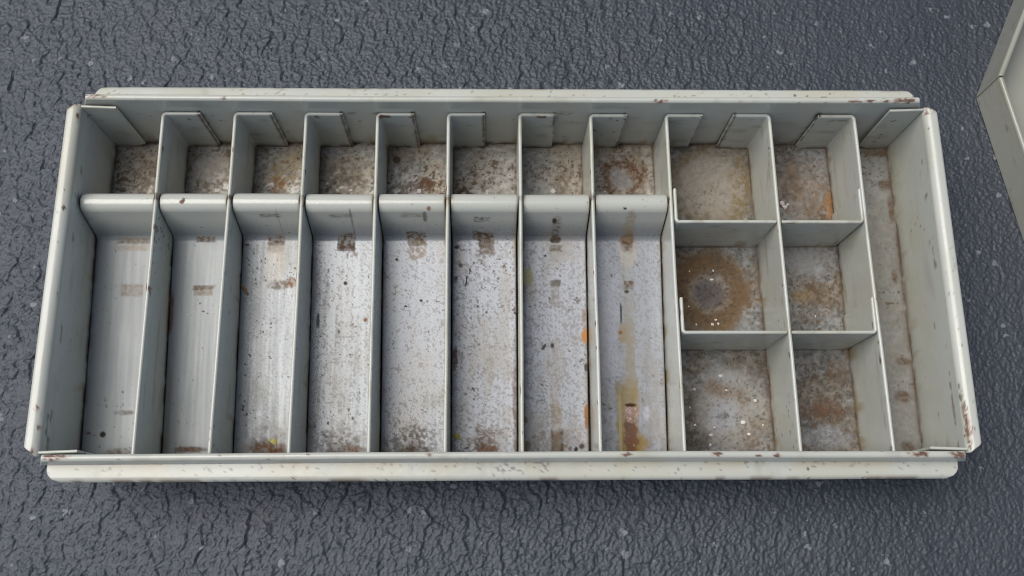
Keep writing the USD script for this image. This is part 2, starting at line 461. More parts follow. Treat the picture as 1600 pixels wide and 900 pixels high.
for a, b in (((1200, 240), (1196, 300)), ((1204, 250), (1203, 330)), ((1206, 220), (1205, 260)), ((1193, 290), (1190, 320))):
    scratch(a, b, .033, .025, .0008, OCHRE * 0.55, .6)
for px, py in ((1365, 178), (1371, 190), (1366, 206), (1360, 213), (1357, 219), (1386, 183)):
    CHIP.append((np.array([at(px, py, .030 - (py - 178) * .0006)[0], .0742, .036 - (py - 178) * .00062]), .0013, PRIMER * .7))


def divider_grid(xb, xf, tabdir):
    """Plan path of an L shaped divider: a foot lying on the rear wall and the long plate."""
    yb = YI - TH / 2 - 0.0007
    path = fillet([(xb + tabdir * 0.0155, yb), (xb, yb), (xf, -YI + 0.0014)], 0.0016, 0.0011)
    return extrude_path(path, (0, 1), ZF - 0.0002, ZT - TH / 2, 0.0011)


# ------------------------------------------------------------------ floor of the drawer, with its stains
def grid_mesh(x0, x1, y0, y1, step, zf):
    x, y = np.linspace(x0, x1, int(round((x1 - x0) / step)) + 1), np.linspace(y0, y1, int(round((y1 - y0) / step)) + 1)
    X, Y = np.meshgrid(x, y, indexing='ij')
    i = np.arange(X.size).reshape(X.shape)
    q = np.stack([i[:-1, :-1], i[1:, :-1], i[1:, 1:], i[:-1, 1:]], -1).reshape(-1, 4)
    return trimesh.Trimesh(np.c_[X.ravel(), Y.ravel(), zf(X.ravel(), Y.ravel())], np.vstack([q[:, [0, 1, 2]], q[:, [0, 2, 3]]]), process=False)


XB = [(-0.1512, -0.1501), (-0.1196, -0.1195), (-0.0885, -0.0879), (-0.0569, -0.0559), (-0.0255, -0.0252), (0.0061, 0.0059), (0.0377, 0.0375), (0.0717, 0.0717), (0.1178, 0.1193), (0.1558, 0.1573)]


def blob(c, v, cx, cy, rx, ry, col, k=1.0, soft=0.35, rough=0.5, grain=0.0, rot=0.0, ring=0.0, seed=0, rs=240, box=False, gth=(0.42, 0.62)):
    """A stain with an uneven outline; grain breaks it up into dots, ring leaves its middle clear."""
    m = (np.abs(v[:, 0] - cx) < 2 * rx + 2 * abs(math.sin(rot)) * ry) & (np.abs(v[:, 1] - cy) < 2 * ry + 2 * abs(math.sin(rot)) * rx)
    if not m.any():
        return c
    w = v[m]
    x, y = w[:, 0] - cx, w[:, 1] - cy
    if rot:
        x, y = x * math.cos(rot) + y * math.sin(rot), -x * math.sin(rot) + y * math.cos(rot)
    x, y = x / rx, y / ry
    dd = np.maximum(np.abs(x), np.abs(y)) if box else np.hypot(x, y)
    dd = dd + (fb(w, rs, 4, 50 + seed) - 0.5) * 2 * rough
    a = 1 - sst(1 - soft, 1 + soft * 0.4, dd)
    if ring:
        a *= sst(ring - 0.25, ring + 0.1, dd)
    if grain:
        a = a * (1 - grain + grain * sst(gth[0], gth[1], fb(w, 950, 2, 70 + seed)))
    c[m] = mixc(c[m], col, k * a)
    return c


def wear(c, v, amount, seed=0):
    """Dots of rust and bare patches all over; amount is one value or one per point."""
    n1 = (fb(v, 1250, 2, 41 + seed) - 0.5) / 0.13
    n2 = (fb(v, 560, 3, 42 + seed) - 0.5) / 0.114
    n3 = (fb(v, 80, 3, 43 + seed) - 0.5) / 0.114
    t1 = 2.85 - 1.1 * amount - 0.22 * n3
    t2 = 3.1 - 1.2 * amount - 0.45 * n3
    c = mixc(c, DARK * 2.4, 0.8 * sst(t1 - 0.25, t1 + 0.35, n1))
    c = mixc(c, BROWN * 0.8, 0.8 * sst(t2 - 0.3, t2 + 0.3, n2))
    return c


def fx(px, py, z=ZF):
    p = at(px, py, z)
    return p[0], p[1]


def paint_floor(v, n):
    c = np.tile(np.array([0.285, 0.28, 0.258]), (len(v), 1))
    c *= (0.86 + 0.28 * fb(v, 60, 4, 1))[:, None]
    c = mixc(c, np.array([0.235, 0.20, 0.155]), 0.8 * sst(0.40, 0.62, fb(v, 95, 3, 2)))
    mo = (fb(v, 620, 3, 3) - 0.5) / 0.114
    c *= np.clip(1 + 0.16 * mo, 0.5, 1.5)[:, None]
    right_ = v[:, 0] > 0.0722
    c[right_] *= np.array([0.64, 0.66, 0.70])  # right-hand floors: greyer dirt, plus the dimmer light there put into the colour
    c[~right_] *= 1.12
    c = mixc(c, np.array([0.21, 0.165, 0.115]), 0.38 * sst(0.2, 1.4, (fb(v, 380, 3, 4) - 0.5) / 0.114 + 0.5 * (fb(v, 70, 2, 6) - 0.5) / 0.13))
    amt = np.full(len(v), 0.62)
    back = (v[:, 1] > 0.03) & (v[:, 0] < 0.0717)
    amt[back] = 0.9
    amt[right_] = 1.0
    amt[v[:, 0] > 0.158] = 0.35
    c[v[:, 0] > 0.158] = mixc(c[v[:, 0] > 0.158], np.array([.235, .235, .215]), np.full((v[:, 0] > 0.158).sum(), .6))
    c = wear(c, v, amt)
    # rear row, left to right
    for k, (px, py, rx, ry, col, s) in enumerate(((212, 268, .011, .010, BROWN, .65), (325, 262, .010, .008, BROWN, .5), (445, 270, .010, .011, OCHRE, .65), (432, 288, .006, .005, ORANGE * .7, .75),
                                                  (550, 280, .011, .006, BROWN, .5), (655, 288, .010, .006, RUST, .55), (668, 292, .004, .004, RUST, .8), (755, 275, .012, .010, BROWN, .45), (862, 270, .010, .009, BROWN, .5))):
        x, y = fx(px, py)
        c = blob(c, v, x, y, rx, ry, col, s, .6, .6, .75, seed=k)
    x, y = fx(620, 250)
    c = blob(c, v, x, y, .0022, .0020, BROWN * .7, .85, .2, .25)
    x, y = fx(330, 262)
    c = blob(c, v, x, y, .0095, .0095, np.array([.37, .355, .33]), .5, .5, .3, .3, seed=3)
    c = blob(c, v, x, y, .0105, .0105, BROWN, .6, .2, .2, .5, ring=.9, seed=4)
    x, y = fx(970, 280)                                                      # horseshoe of rust
    c = blob(c, v, x, y, .0120, .0115, RUST * .75, .97, .35, .45, .55, ring=.58, seed=5)
    c = blob(c, v, x, y + .004, .011, .008, RUST, .7, .5, .5, .75, ring=.5, seed=6)
    c = blob(c, v, x, y - .001, .006, .006, np.array([.21, .21, .215]), .8, .5, .5, .4, seed=7)
    x, y = fx(1110, 290)                                                     # the six square compartments
    c = blob(c, v, x, y, .020, .021, np.array([.27, .235, .19]), .75, .4, .4, .2, seed=8)
    c = blob(c, v, x, y, .0205, .022, OCHRE * .42, .95, .25, .35, .55, ring=.86, seed=9)
    c = blob(c, v, x + .014, y - .002, .006, .018, OCHRE * .5, .75, .5, .6, .8, seed=34)
    c = blob(c, v, x - .003, y - .006, .012, .009, DARK * 2.4, .5, .6, .7, 1.0, seed=35, gth=(.58, .66))
    x, y = fx(1110, 455)
    c = blob(c, v, x, y, .0195, .021, np.array([.155, .095, .042]), .95, .25, .2, .25, ring=.5, seed=10)
    c = blob(c, v, x, y, .0185, .0195, BROWN * .75, .8, .25, .2, .5, seed=11)
    x, y = fx(1107, 459)
    c = blob(c, v, x, y, .0080, .0075, np.array([.105, .098, .105]), .95, .45, .25, .3, seed=12)
    c = blob(c, v, x, y, .0105, .0098, np.array([.24, .215, .18]), .6, .25, .25, .4, ring=.82, seed=13)
    c = blob(c, v, x, y, .0050, .0045, DARK * 2.5, .7, .6, .6, .6, seed=14)
    x, y = fx(1150, 640)
    c = blob(c, v, x, y, .0185, .0210, np.array([.27, .26, .24]), .75, .3, .35, .3, seed=15)
    c = blob(c, v, x, y, .0190, .0215, DARK * 3, .6, .25, .4, .8, ring=.92, seed=31)
    c = blob(c, v, x + .012, y + .015, .007, .008, DARK * 2.6, .6, .6, .7, .85, seed=32)
    c = blob(c, v, x - .006, y + .010, .008, .006, BROWN * 1.3, .6, .6, .7, .4, seed=33)
    x, y = fx(1130, 650)
    c = blob(c, v, x, y, .0085, .0085, np.array([.33, .35, .39]), .65, .6, .5, .3, seed=16)
    c = blob(c, v, x, y, .0030, .0026, DARK * 2.5, .7, .5, .7, .4, seed=17)
    x, y = fx(1130, 590)
    c = blob(c, v, x, y, .010, .005, np.array([.32, .33, .34]), .6, .6, .6, .3, seed=18)
    for px, py, r in ((1118, 602, .004), (1175, 690, .005), (1190, 665, .005), (1160, 620, .004)):
        x, y = fx(px, py)
        c = blob(c, v, x, y, r, r, BROWN, .75, .6, .7, .6, seed=int(px) % 9)
    x, y = fx(1090, 690)
    c = blob(c, v, x, y, .007, .006, DARK * 2.6, .8, .5, .6, .4, seed=19)
    x, y = fx(1200, 575)
    c = blob(c, v, x, y, .006, .007, DARK * 2.4, .55, .6, .6, .7, seed=20)
    x, y = fx(1255, 290)
    c = blob(c, v, x, y, .013, .017, BROWN * 1.5, .6, .6, .6, .55, seed=21)
    x, y = fx(1300, 325)
    c = blob(c, v, x, y, .0035, .008, ORANGE * .75, .85, .6, .6, .35, seed=22)
    x, y = fx(1270, 470)
    c = blob(c, v, x, y, .011, .012, BROWN, .55, .6, .7, .75, seed=23)
    c = blob(c, v, x - .004, y + .003, .005, .004, OCHRE, .5, .6, .7, .4, seed=24)
    x, y = fx(1258, 405)
    c = blob(c, v, x, y, .014, .010, np.array([.33, .345, .36]), .6, .6, .6, .4, seed=25)
    x, y = fx(1292, 640)
    c = blob(c, v, x, y, .014, .008, BROWN * .85, .92, .6, .6, .45, seed=26)
    c = blob(c, v, x, y, .010, .004, RUST, .6, .6, .7, .6, seed=39)
    x, y = fx(1290, 590)
    c = blob(c, v, x, y, .013, .009, DARK * 3, .55, .6, .7, .8, seed=27)
    x, y = fx(1310, 580)
    c = blob(c, v, x, y, .006, .007, BROWN, .6, .6, .6, .5, seed=28)
    x, y = fx(1290, 635)
    c = blob(c, v, x, y, .015, .021, DARK * 2.2, .75, .5, .7, 1.0, seed=36, gth=(.52, .64))
    x, y = fx(1150, 640)
    c = blob(c, v, x, y, .019, .021, DARK * 2.2, .6, .5, .7, 1.0, seed=37, gth=(.56, .66))
    x, y = fx(1107, 459)
    c = blob(c, v, x, y, .018, .018, DARK * 1.6, .7, .5, .6, 1.0, seed=38, gth=(.56, .66))
    x, y = fx(1295, 685)
    c = blob(c, v, x, y, .014, .006, np.array([.30, .31, .34]), .6, .5, .6, .3, seed=29)
    c = blob(c, v, x, y, .013, .006, DARK * 2.5, .45, .6, .7, .9, seed=30)
    for px, py, rx, ry in ((1368, 238, .008, .0026), (1398, 432, .0016, .004), (1412, 620, .004, .003), (1420, 700, .004, .003), (1392, 330, .0015, .008), (1409, 565, .004, .002), (1385, 290, .004, .003)):
        x, y = fx(px, py)
        c = blob(c, v, x, y, rx, ry, BROWN * .8, .9, .5, .7, .4, seed=int(px) % 7)
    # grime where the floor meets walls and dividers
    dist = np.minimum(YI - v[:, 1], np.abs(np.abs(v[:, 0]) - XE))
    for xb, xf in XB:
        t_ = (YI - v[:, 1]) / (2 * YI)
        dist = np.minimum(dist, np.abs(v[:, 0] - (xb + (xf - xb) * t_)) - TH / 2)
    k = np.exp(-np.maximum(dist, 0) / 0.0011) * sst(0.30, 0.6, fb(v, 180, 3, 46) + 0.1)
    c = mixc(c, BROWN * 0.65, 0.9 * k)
    return c, np.zeros(len(v))


def floor_z(x, y):
    p = np.c_[x, y, np.zeros(len(x))]
    return ZF + 0.0003 * (fb(p, 40, 2, 44) - 0.5) + 0.00012 * (fb(p, 300, 2, 45) - 0.5)


fl = trimesh.util.concatenate([
    grid_mesh(-XE - .0003, 0.0722, 0.030, YI + .0004, 0.00044, floor_z),
    grid_mesh(0.0722, XE + .0003, -YI - .0004, YI + .0004, 0.00044, floor_z),
    grid_mesh(-XE - .0003, 0.0722, -YI - .0004, 0.030, 0.005, lambda x, y: np.full(len(x), ZF - .0003)),
    trimesh.creation.box((2 * XE, 2 * YI, 0.0006), trimesh.transformations.translation_matrix((0, 0, 0.0006))),
])
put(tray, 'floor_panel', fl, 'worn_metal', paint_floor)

# ------------------------------------------------------------------ long walls with folded rim and outer ledge
def long_wall(sign):
    #   outside up, over the rim and down again: one bent sheet
    yb = YI + TH / 2
    path = fillet([(sign * yb, 0.0008), (sign * yb, HR - TH / 2), (sign * (yb + 0.0016), HR - TH / 2 - .0003), (sign * (yb + 0.0024), HR - 0.0066)], [0.0006, 0.0008], 0.0011)
    xe = np.where(path[:, 1] > 0.040, 0.1838 - (path[:, 1] - 0.040) * 0.45, 0.1838)
    G = extrude_path(path, (1, 2), -xe, xe, 0.0012)
    bow = sign * -0.0005 * (1 - (G[..., 0] / 0.18) ** 2) * (G[..., 2] / HR)
    G[..., 1] += bow
    return sheet(wobble(G, 0.0002, 16, 60), TH)


def seams(v, c):
    """Faint lines of paint run above each divider's foot on the rear wall."""
    for xb, _ in XB:
        m = (np.abs(v[:, 0] - xb) < 0.0012) & (v[:, 2] > ZT) & (v[:, 1] > 0)
        c[m] = mixc(c[m], PAINT * 1.12, 0.55 * (1 - sst(0.0004, 0.0009, np.abs(v[m, 0] - xb + 0.0002))))
    return c


def ledge_paint(v, n):
    c = paint_wall(v, n, 1.6, 0.0)
    a_ = np.abs(v[:, 1])
    inn = 1 - sst(0.0785, 0.0825, a_)
    c = mixc(c, OCHRE * 1.3, 0.35 * sst(0.45, 0.65, fb(v, 55, 3, 91)) * (0.3 + 0.7 * inn))
    z1 = (fb(v, 1000, 2, 92) - 0.5) / 0.13
    c = mixc(c, BROWN * 0.8, 0.6 * sst(2.0, 2.6, z1 + 0.5 * inn + 0.35 * (fb(v, 60, 2, 93) - 0.5) / 0.13))
    e = sst(0.0843, 0.0852, a_)
    c = mixc(c, BROWN, 0.7 * e * sst(0.62, 0.72, fb(v, 130, 2, 94)))
    return c


for sg in (1, -1):
    path = put(tray, 'long_wall', long_wall(sg), 'painted_metal', lambda v, n: seams(v, paint_wall(v, n, 1.0, 1.3)))
    # ledge: a narrow runner along the outside with rounded ends
    ends = np.array([-0.1812, 0.1806]) if sg < 0 else np.array([-0.1800, 0.1822])
    w = 0.0078
    ts = np.linspace(0, 1, 14)
    rows = sg * (YI + TH + 0.0004 + w * ts)
    rr = 0.0042
    inset = np.where(ts * w > w - rr, rr - np.sqrt(np.maximum(rr ** 2 - np.clip(ts * w - (w - rr), 0, rr) ** 2, 0)), 0)
    prof = np.c_[rows, 0.0398 - 0.0007 * ts - 0.0005 * np.clip((ts - .9) / .1, 0, 1) ** 2]
    G = extrude_path(prof, (1, 2), ends[0] + inset, ends[1] - inset, 0.0009)
    lip = np.array(G[-1:])
    lip[..., 2] -= 0.0010
    lip[..., 1] += sg * 0.0002
    G = np.concatenate([G, lip])
    put(path, 'ledge', sheet(wobble(G, 0.00015, 20, 66), 0.0011), 'painted_metal', lambda v, n: ledge_paint(v, n))

# ------------------------------------------------------------------ end walls with their rolled flanges and inner feet
def end_wall(sign):
    xb = XE + TH / 2
    path = fillet([(sign * xb, 0.0008), (sign * xb, 0.0430), (sign * (xb + 0.0048), 0.0427), (sign * (xb + 0.0052), 0.0395)], [0.0027, 0.0008], 0.0008)
    out = np.abs(path[:, 0]) - xb
    rr = 0.0036
    ins = np.where(out > 0.0052 - rr, rr - np.sqrt(np.maximum(rr ** 2 - np.clip(out - (0.0052 - rr), 0, rr) ** 2, 0)), 0)
    yhi = 0.0752 - 0.0009 * sst(0.0005, 0.003, out) - ins
    ylo = -(0.0752 - 0.0016 * sst(0.0005, 0.003, out) - ins)
    G = extrude_path(path, (0, 2), ylo, yhi, 0.0009)
    return sheet(wobble(G, 0.0002, 16, 70), TH)


for sg in (-1, 1):
    path = put(tray, 'end_wall', end_wall(sg), 'painted_metal', lambda v, n: paint_wall(v, n, 1.0, 1.0))
    for ys in (1, -1):
        # foot folded round the corner onto the long wall
        yb = ys * (YI - TH / 2 - 0.0006)
        a, b = sg * (XE - 0.0006), sg * (XE - 0.0146)
        xs = np.linspace(a, b, 18)
        hi = np.full(18, 0.0423)
        lo = 0.0020 + 0.0035 * np.clip((np.abs(xs - a) - 0.008) / 0.006, 0, 1)
        G = extrude_path(np.c_[xs, np.full(18, yb) - ys * np.linspace(0, 0.0005, 18)], (0, 1), lo, hi, 0.0009)
        put(path, 'corner_foot', sheet(G, TH), 'painted_metal', lambda v, n: paint_wall(v, n, 1.2, 1.0))

# ------------------------------------------------------------------ dividers
for k, (xb, xf) in enumerate(XB):
    G = wobble(divider_grid(xb, xf, 1 if k < 8 else -1), 0.00042, 16, 80 + k)
    put(tray, 'divider', sheet(G, 0.0016), 'painted_metal', lambda v, n: paint_wall(v, n, 1.7, 1.5))

# ------------------------------------------------------------------ cross partitions of the square compartments
for xa, xc, y, side in ((0.0727, 0.1162, 0.0242, -1), (0.0730, 0.1168, -0.0249, -1), (0.1199, 0.1556, 0.0242, 1), (0.1203, 0.1561, -0.0249, 1)):
    corner, free = (xa + TH / 2, xc) if side < 0 else (xc - TH / 2, xa)
    corner += 0.0002 * (1 if side < 0 else -1)
    plan = fillet([(corner, y + 0.0145), (corner, y), (free, y)], 0.0014, 0.0009)
    G = wobble(extrude_path(plan, (0, 1), ZF, ZT - TH / 2 + 0.0001, 0.0009), 0.00015, 18, 95)
    put(tray, 'cross_partition', sheet(G, 0.0015), 'painted_metal', lambda v, n: paint_wall(v, n, 1.4, 1.5))

# ------------------------------------------------------------------ sloped slot bottoms
ZA, ZK, YK = 0.0040, 0.0130, 0.0246
RC, CR = np.array([0.0340, 0.0303]), 0.0040
dv = RC - np.array([YK, ZK])
L = np.linalg.norm(dv)
ang = math.atan2(dv[1], dv[0]) + math.asin(CR / L)
TP = np.array([YK, ZK]) + math.sqrt(L * L - CR * CR) * np.array([math.cos(ang), math.sin(ang)])
head = fillet([(-0.0742, ZA), (YK, ZK), tuple(TP)], 0.0035, 0.00043)
th0 = math.atan2(TP[1] - RC[1], TP[0] - RC[0])
arc = [RC + CR * np.array([math.cos(t_), math.sin(t_)]) for t_ in np.linspace(th0, 0.0, 44)[1:]]
tail = [np.array([RC[0] + CR, z]) for z in np.linspace(RC[1], 0.0030, 12)[1:]]
SLOT_PATH = np.vstack([head, arc, tail])


def slot_xy(px, py):
    """Where a pixel meets the sloped bottom."""
    z = 0.006
    for _ in range(40):
        p = at(px, py, z)
        if p[1] < YK:
            zn = ZA + (ZK - ZA) * (p[1] + 0.0742) / (YK + 0.0742)
        else:
            zn = min(ZK + (p[1] - YK) * math.tan(ang), RC[1] + CR)
        z = 0.6 * z + 0.4 * zn
    return p[0], p[1]


def marks(k, c, v):
    def S(px, py, rx, ry, col, s=1.0, soft=.3, rough=.35, grain=.0, **kw):
        x, y = slot_xy(px, py)
        return blob(c, v, x, y, rx, ry, col, s, soft, rough, grain, seed=k, **kw)
    tape = np.array([.27, .21, .15])
    if k == 0:
        c = S(208, 377, .0072, .0012, BROWN, .75, .3, .3, .55, box=True); c = S(204, 388, .0078, .0012, tape, .55, .3, .3, .5, box=True); c = S(212, 382, .0062, .0030, tape, .3, .3, .2, .3, box=True)
        c = S(206, 454, .0050, .0029, tape * .9, .85, .15, .2, .55, box=True); c = S(173, 448, .0030, .0011, BROWN, .6, .1, .15, .3, ring=.92)
        c = S(161, 679, .0013, .0013, DARK, .95, .2, .25); c = S(195, 645, .006, .001, BROWN, .5, .4, .7, .6)
        c = S(175, 708, .004, .001, RUST, .6, .5, .5, .5); c = S(190, 706, .008, .0015, BROWN, .5, .5, .5, .7)
    elif k == 1:
        c = S(322, 375, .0045, .0013, BROWN * .8, .85, .3, .35, .5, box=True); c = S(319, 454, .0044, .0024, tape * .9, .85, .15, .2, .5, box=True); c = S(319, 450, .0046, .0011, BROWN, .55, .2, .4, .5, box=True)
        c = S(299, 703, .007, .0015, RUST, .85, .5, .5, .3); c = S(264, 640, .0012, .025, OCHRE * .8, .45, .6, .5, .3)
        c = S(268, 490, .0012, .011, RUST * 1.5, .9, .5, .5, .2); c = S(284, 316, .0012, .0010, PRIMER * 1.4, .95, .2, .6); c = S(287, 313, .0008, .0012, PRIMER, .9, .2, .6)
    elif k == 2:
        c = S(432, 377, .0042, .0022, BROWN * .75, .9, .3, .35, .6, box=True); c = S(430, 388, .0042, .0026, tape, .65, .3, .3, .5, box=True)
        c = S(430, 420, .0046, .009, tape * 1.3, .35, .3, .3, .4, box=True); c = S(456, 442, .0028, .0028, ORANGE * .6, .85, .5, .7, .65); c = S(436, 446, .005, .002, BROWN, .55, .5, .7, .75)
        c = S(420, 700, .009, .0028, RUST * 1.2, .8, .6, .6, .5); c = S(435, 706, .004, .0016, RUST * .8, .9, .5, .5, .2); c = S(422, 339, .005, .0004, BROWN, .7, .3, .4, .6, box=True)
        c = S(440, 355, .0004, .004, BROWN, .5, .3, .4, .4, box=True)
    elif k == 3:
        c = S(542, 379, .0043, .0032, BROWN * .62, .95, .2, .3, .55, box=True); c = S(541, 389, .0043, .0010, RUST * .8, .75, .2, .3, .4, box=True)
        c = S(550, 398, .004, .003, BROWN, .4, .5, .6, .8); c = S(540, 443, .0008, .0008, DARK * 1.5, .9, .4, .6); c = S(571, 500, .0012, .0011, ORANGE * .5, .85, .5, .7)
        c = S(552, 703, .006, .0018, RUST * 1.3, .75, .6, .6, .5); c = S(536, 339, .0058, .0004, BROWN, .6, .3, .4, .6, box=True); c = S(553, 357, .0004, .004, DARK * 2, .7, .3, .6, .3, box=True)
        c = S(497, 500, .0008, .003, DARK, .8, .4, .5, .3)
    elif k == 4:
        c = S(652, 376, .0045, .0026, BROWN * .62, .95, .2, .3, .6, box=True); c = S(652, 390, .0045, .0046, tape * .85, .7, .25, .35, .55, box=True)
        c = S(670, 325, .0010, .0009, PRIMER * 1.5, .95, .2, .4); c = S(620, 406, .0006, .0006, DARK, .95, .3, .3); c = S(645, 338, .005, .0005, BROWN, .5, .3, .4, .6, box=True); c = S(664, 340, .0010, .0012, BROWN * .6, .7, .3, .5)
        c = S(634, 479, .0007, .0005, DARK, .95, .3, .5); c = S(658, 470, .0008, .0006, DARK, .9, .3, .7)
        c = S(655, 690, .011, .0075, DARK * 3.2, .5, .6, .7, .9); c = S(650, 702, .006, .002, BROWN * .6, .75, .5, .5, .5)
    elif k == 5:
        c = S(760, 377, .0038, .0030, BROWN * .58, .95, .2, .35, .5, box=True); c = S(747, 372, .0030, .0014, BROWN * .7, .85, .3, .3, .4, rot=-.5); c = S(761, 388, .0034, .0030, tape * .6, .8, .25, .35, .5, box=True)
        c = S(758, 400, .004, .005, BROWN, .4, .5, .5, .8); c = S(729, 440, .0003, .0030, DARK, .9, .3, .2, rot=-.12); c = S(720, 416, .0010, .0011, np.array([.15, .16, .13]), .85, .2, .3); c = S(714, 387, .0014, .0010, DARK * 1.4, .8, .4, .7)
        c = S(713, 436, .0010, .0016, BROWN * .6, .8, .5, .7, .3); c = S(810, 385, .0016, .010, OCHRE * .7, .8, .6, .6, .2); c = S(811, 460, .0013, .022, OCHRE * .7, .6, .6, .6, .3)
        c = S(754, 345, .004, .0006, DARK * 2, .75, .3, .5, .7, box=True); c = S(762, 690, .005, .006, BROWN * 1.1, .65, .5, .6, .7, box=True); c = S(760, 702, .0055, .0022, RUST * 1.2, .85, .4, .5, .3); c = S(807, 650, .0018, .030, BROWN * .8, .7, .6, .6, .5)
        c = S(711, 560, .0016, .006, RUST * .9, .8, .5, .6, .4); c = S(805, 490, .0004, .001, DARK, .9, .3, .3, rot=.7)
    elif k == 6:
        c = S(868, 375, .0029, .0017, DARK * 1.2, .97, .25, .35, .25); c = S(866, 347, .0014, .0008, DARK, .95, .3, .5); c = S(868, 360, .0022, .0030, BROWN * .8, .75, .5, .5, .65, box=True); c = S(868, 388, .0030, .0016, BROWN * .8, .7, .4, .5, .6, box=True)
        c = S(824, 433, .0026, .0045, np.array([.27, .255, .135]), .9, .12, .12); c = S(868, 443, .0022, .0015, DARK * 2.2, .92, .3, .3, .35, box=True); c = S(867, 460, .0021, .0060, np.array([.21, .195, .165]), .75, .35, .35, .55, box=True)
        c = S(915, 524, .0022, .0036, ORANGE * .95, .97, .4, .4, .1); c = S(920, 545, .0009, .006, RUST, .85, .5, .5, .2); c = S(912, 500, .0010, .006, ORANGE * .6, .6, .6, .5, .4)
        c = S(870, 650, .0024, .0040, tape * .8, .7, .35, .4, .55, box=True); c = S(870, 690, .0029, .0056, BROWN * .62, .92, .3, .4, .5, box=True); c = S(869, 670, .002, .016, tape, .5, .4, .4, .6, box=True); c = S(918, 645, .0020, .0040, ORANGE * .62, .95, .4, .4, .1); c = S(917, 660, .0013, .0030, ORANGE * .5, .85, .5, .5, .3)
        c = S(863, 540, .0008, .001, DARK * 1.5, .9, .4, .6); c = S(850, 542, .0005, .0018, DARK * 2, .9, .3, .5, rot=-.6); c = S(900, 702, .0009, .0012, DARK, .95, .3, .5); c = S(909, 698, .0012, .0012, DARK * 1.3, .85, .4, .6); c = S(822, 697, .0016, .0030, np.array([.2, .17, .07]), .85, .5, .6, .3); c = S(820, 655, .0014, .0016, ORANGE * .5, .8, .5, .7, .4)
        c = S(852, 400, .0007, .0006, DARK, .9, .3, .4); c = S(916, 575, .0010, .0020, BROWN * .5, .85, .4, .5); c = S(917, 400, .0006, .02, RUST, .6, .6, .4, .3)
    elif k == 7:
        grey = np.array([.40, .395, .37])
        c = S(980, 393, .0042, .0082, np.array([.36, .33, .27]), .75, .2, .25, .35); c = S(980, 376, .0036, .0028, RUST * .95, .96, .35, .3, .25); c = S(980, 386, .0033, .0030, BROWN * .7, .8, .5, .4, .6); c = S(982, 358, .0030, .0040, OCHRE * .9, .65, .5, .6, .6)
        c = S(980, 500, .0030, .030, grey * .72, .55, .4, .4, .5, box=True); c = S(982, 446, .0022, .0021, BROWN * .9, .9, .3, .4, .45, box=True); c = S(979, 456, .0012, .0009, DARK * 1.8, .9, .3, .5); c = S(970, 490, .0004, .006, DARK, .9, .3, .15)
        c = S(972, 522, .0025, .0050, OCHRE * .95, .85, .4, .4, .3); c = S(969, 520, .0011, .0011, ORANGE * .55, .9, .4, .4); c = S(985, 560, .0025, .018, np.array([.27, .235, .16]), .8, .3, .3, .45, box=True)
        c = S(981, 662, .0048, .0185, np.array([.235, .165, .048]), .92, .3, .38, .3, box=True, rs=330); c = S(969, 665, .0008, .018, np.array([.40, .33, .14]), .7, .4, .4, .3, box=True)
        c = S(984, 618, .0046, .010, np.array([.27, .21, .11]), .75, .5, .5, .35); c = S(998, 697, .0042, .006, np.array([.25, .17, .05]), .9, .4, .4, .15)
        c = S(986, 682, .0033, .0125, PRIMER * np.array([1.15, .8, .7]), .95, .35, .5, .15, rs=420); c = S(986, 685, .0028, .0095, np.array([.40, .29, .24]), .8, .5, .6, 1.0, gth=(.55, .64)); c = S(986, 645, .0030, .0042, np.array([.30, .19, .15]), .95, .2, .3, .15); c = S(986, 646, .0026, .0036, np.array([.62, .48, .45]), .95, .5, .6, 1.0, gth=(.48, .6))
        c = S(985, 633, .0026, .0009, RUST * .45, .97, .3, .4); c = S(986, 668, .0028, .012, DARK * 1.6, .75, .5, .7, 1.0, gth=(.55, .64), rs=400)
        c = S(1010, 648, .002, .004, np.array([.47, .49, .58]), .6, .5, .5, .4); c = S(1034, 400, .0008, .008, OCHRE, .6, .6, .6, .2); c = S(1045, 685, .0010, .0016, ORANGE * .6, .85, .4, .5, .2)
        c = S(977, 325, .0008, .0004, DARK, .95, .3, .3); c = S(950, 500, .006, .03, np.array([.47, .485, .54]), .35, .7, .5, .3)
    return c


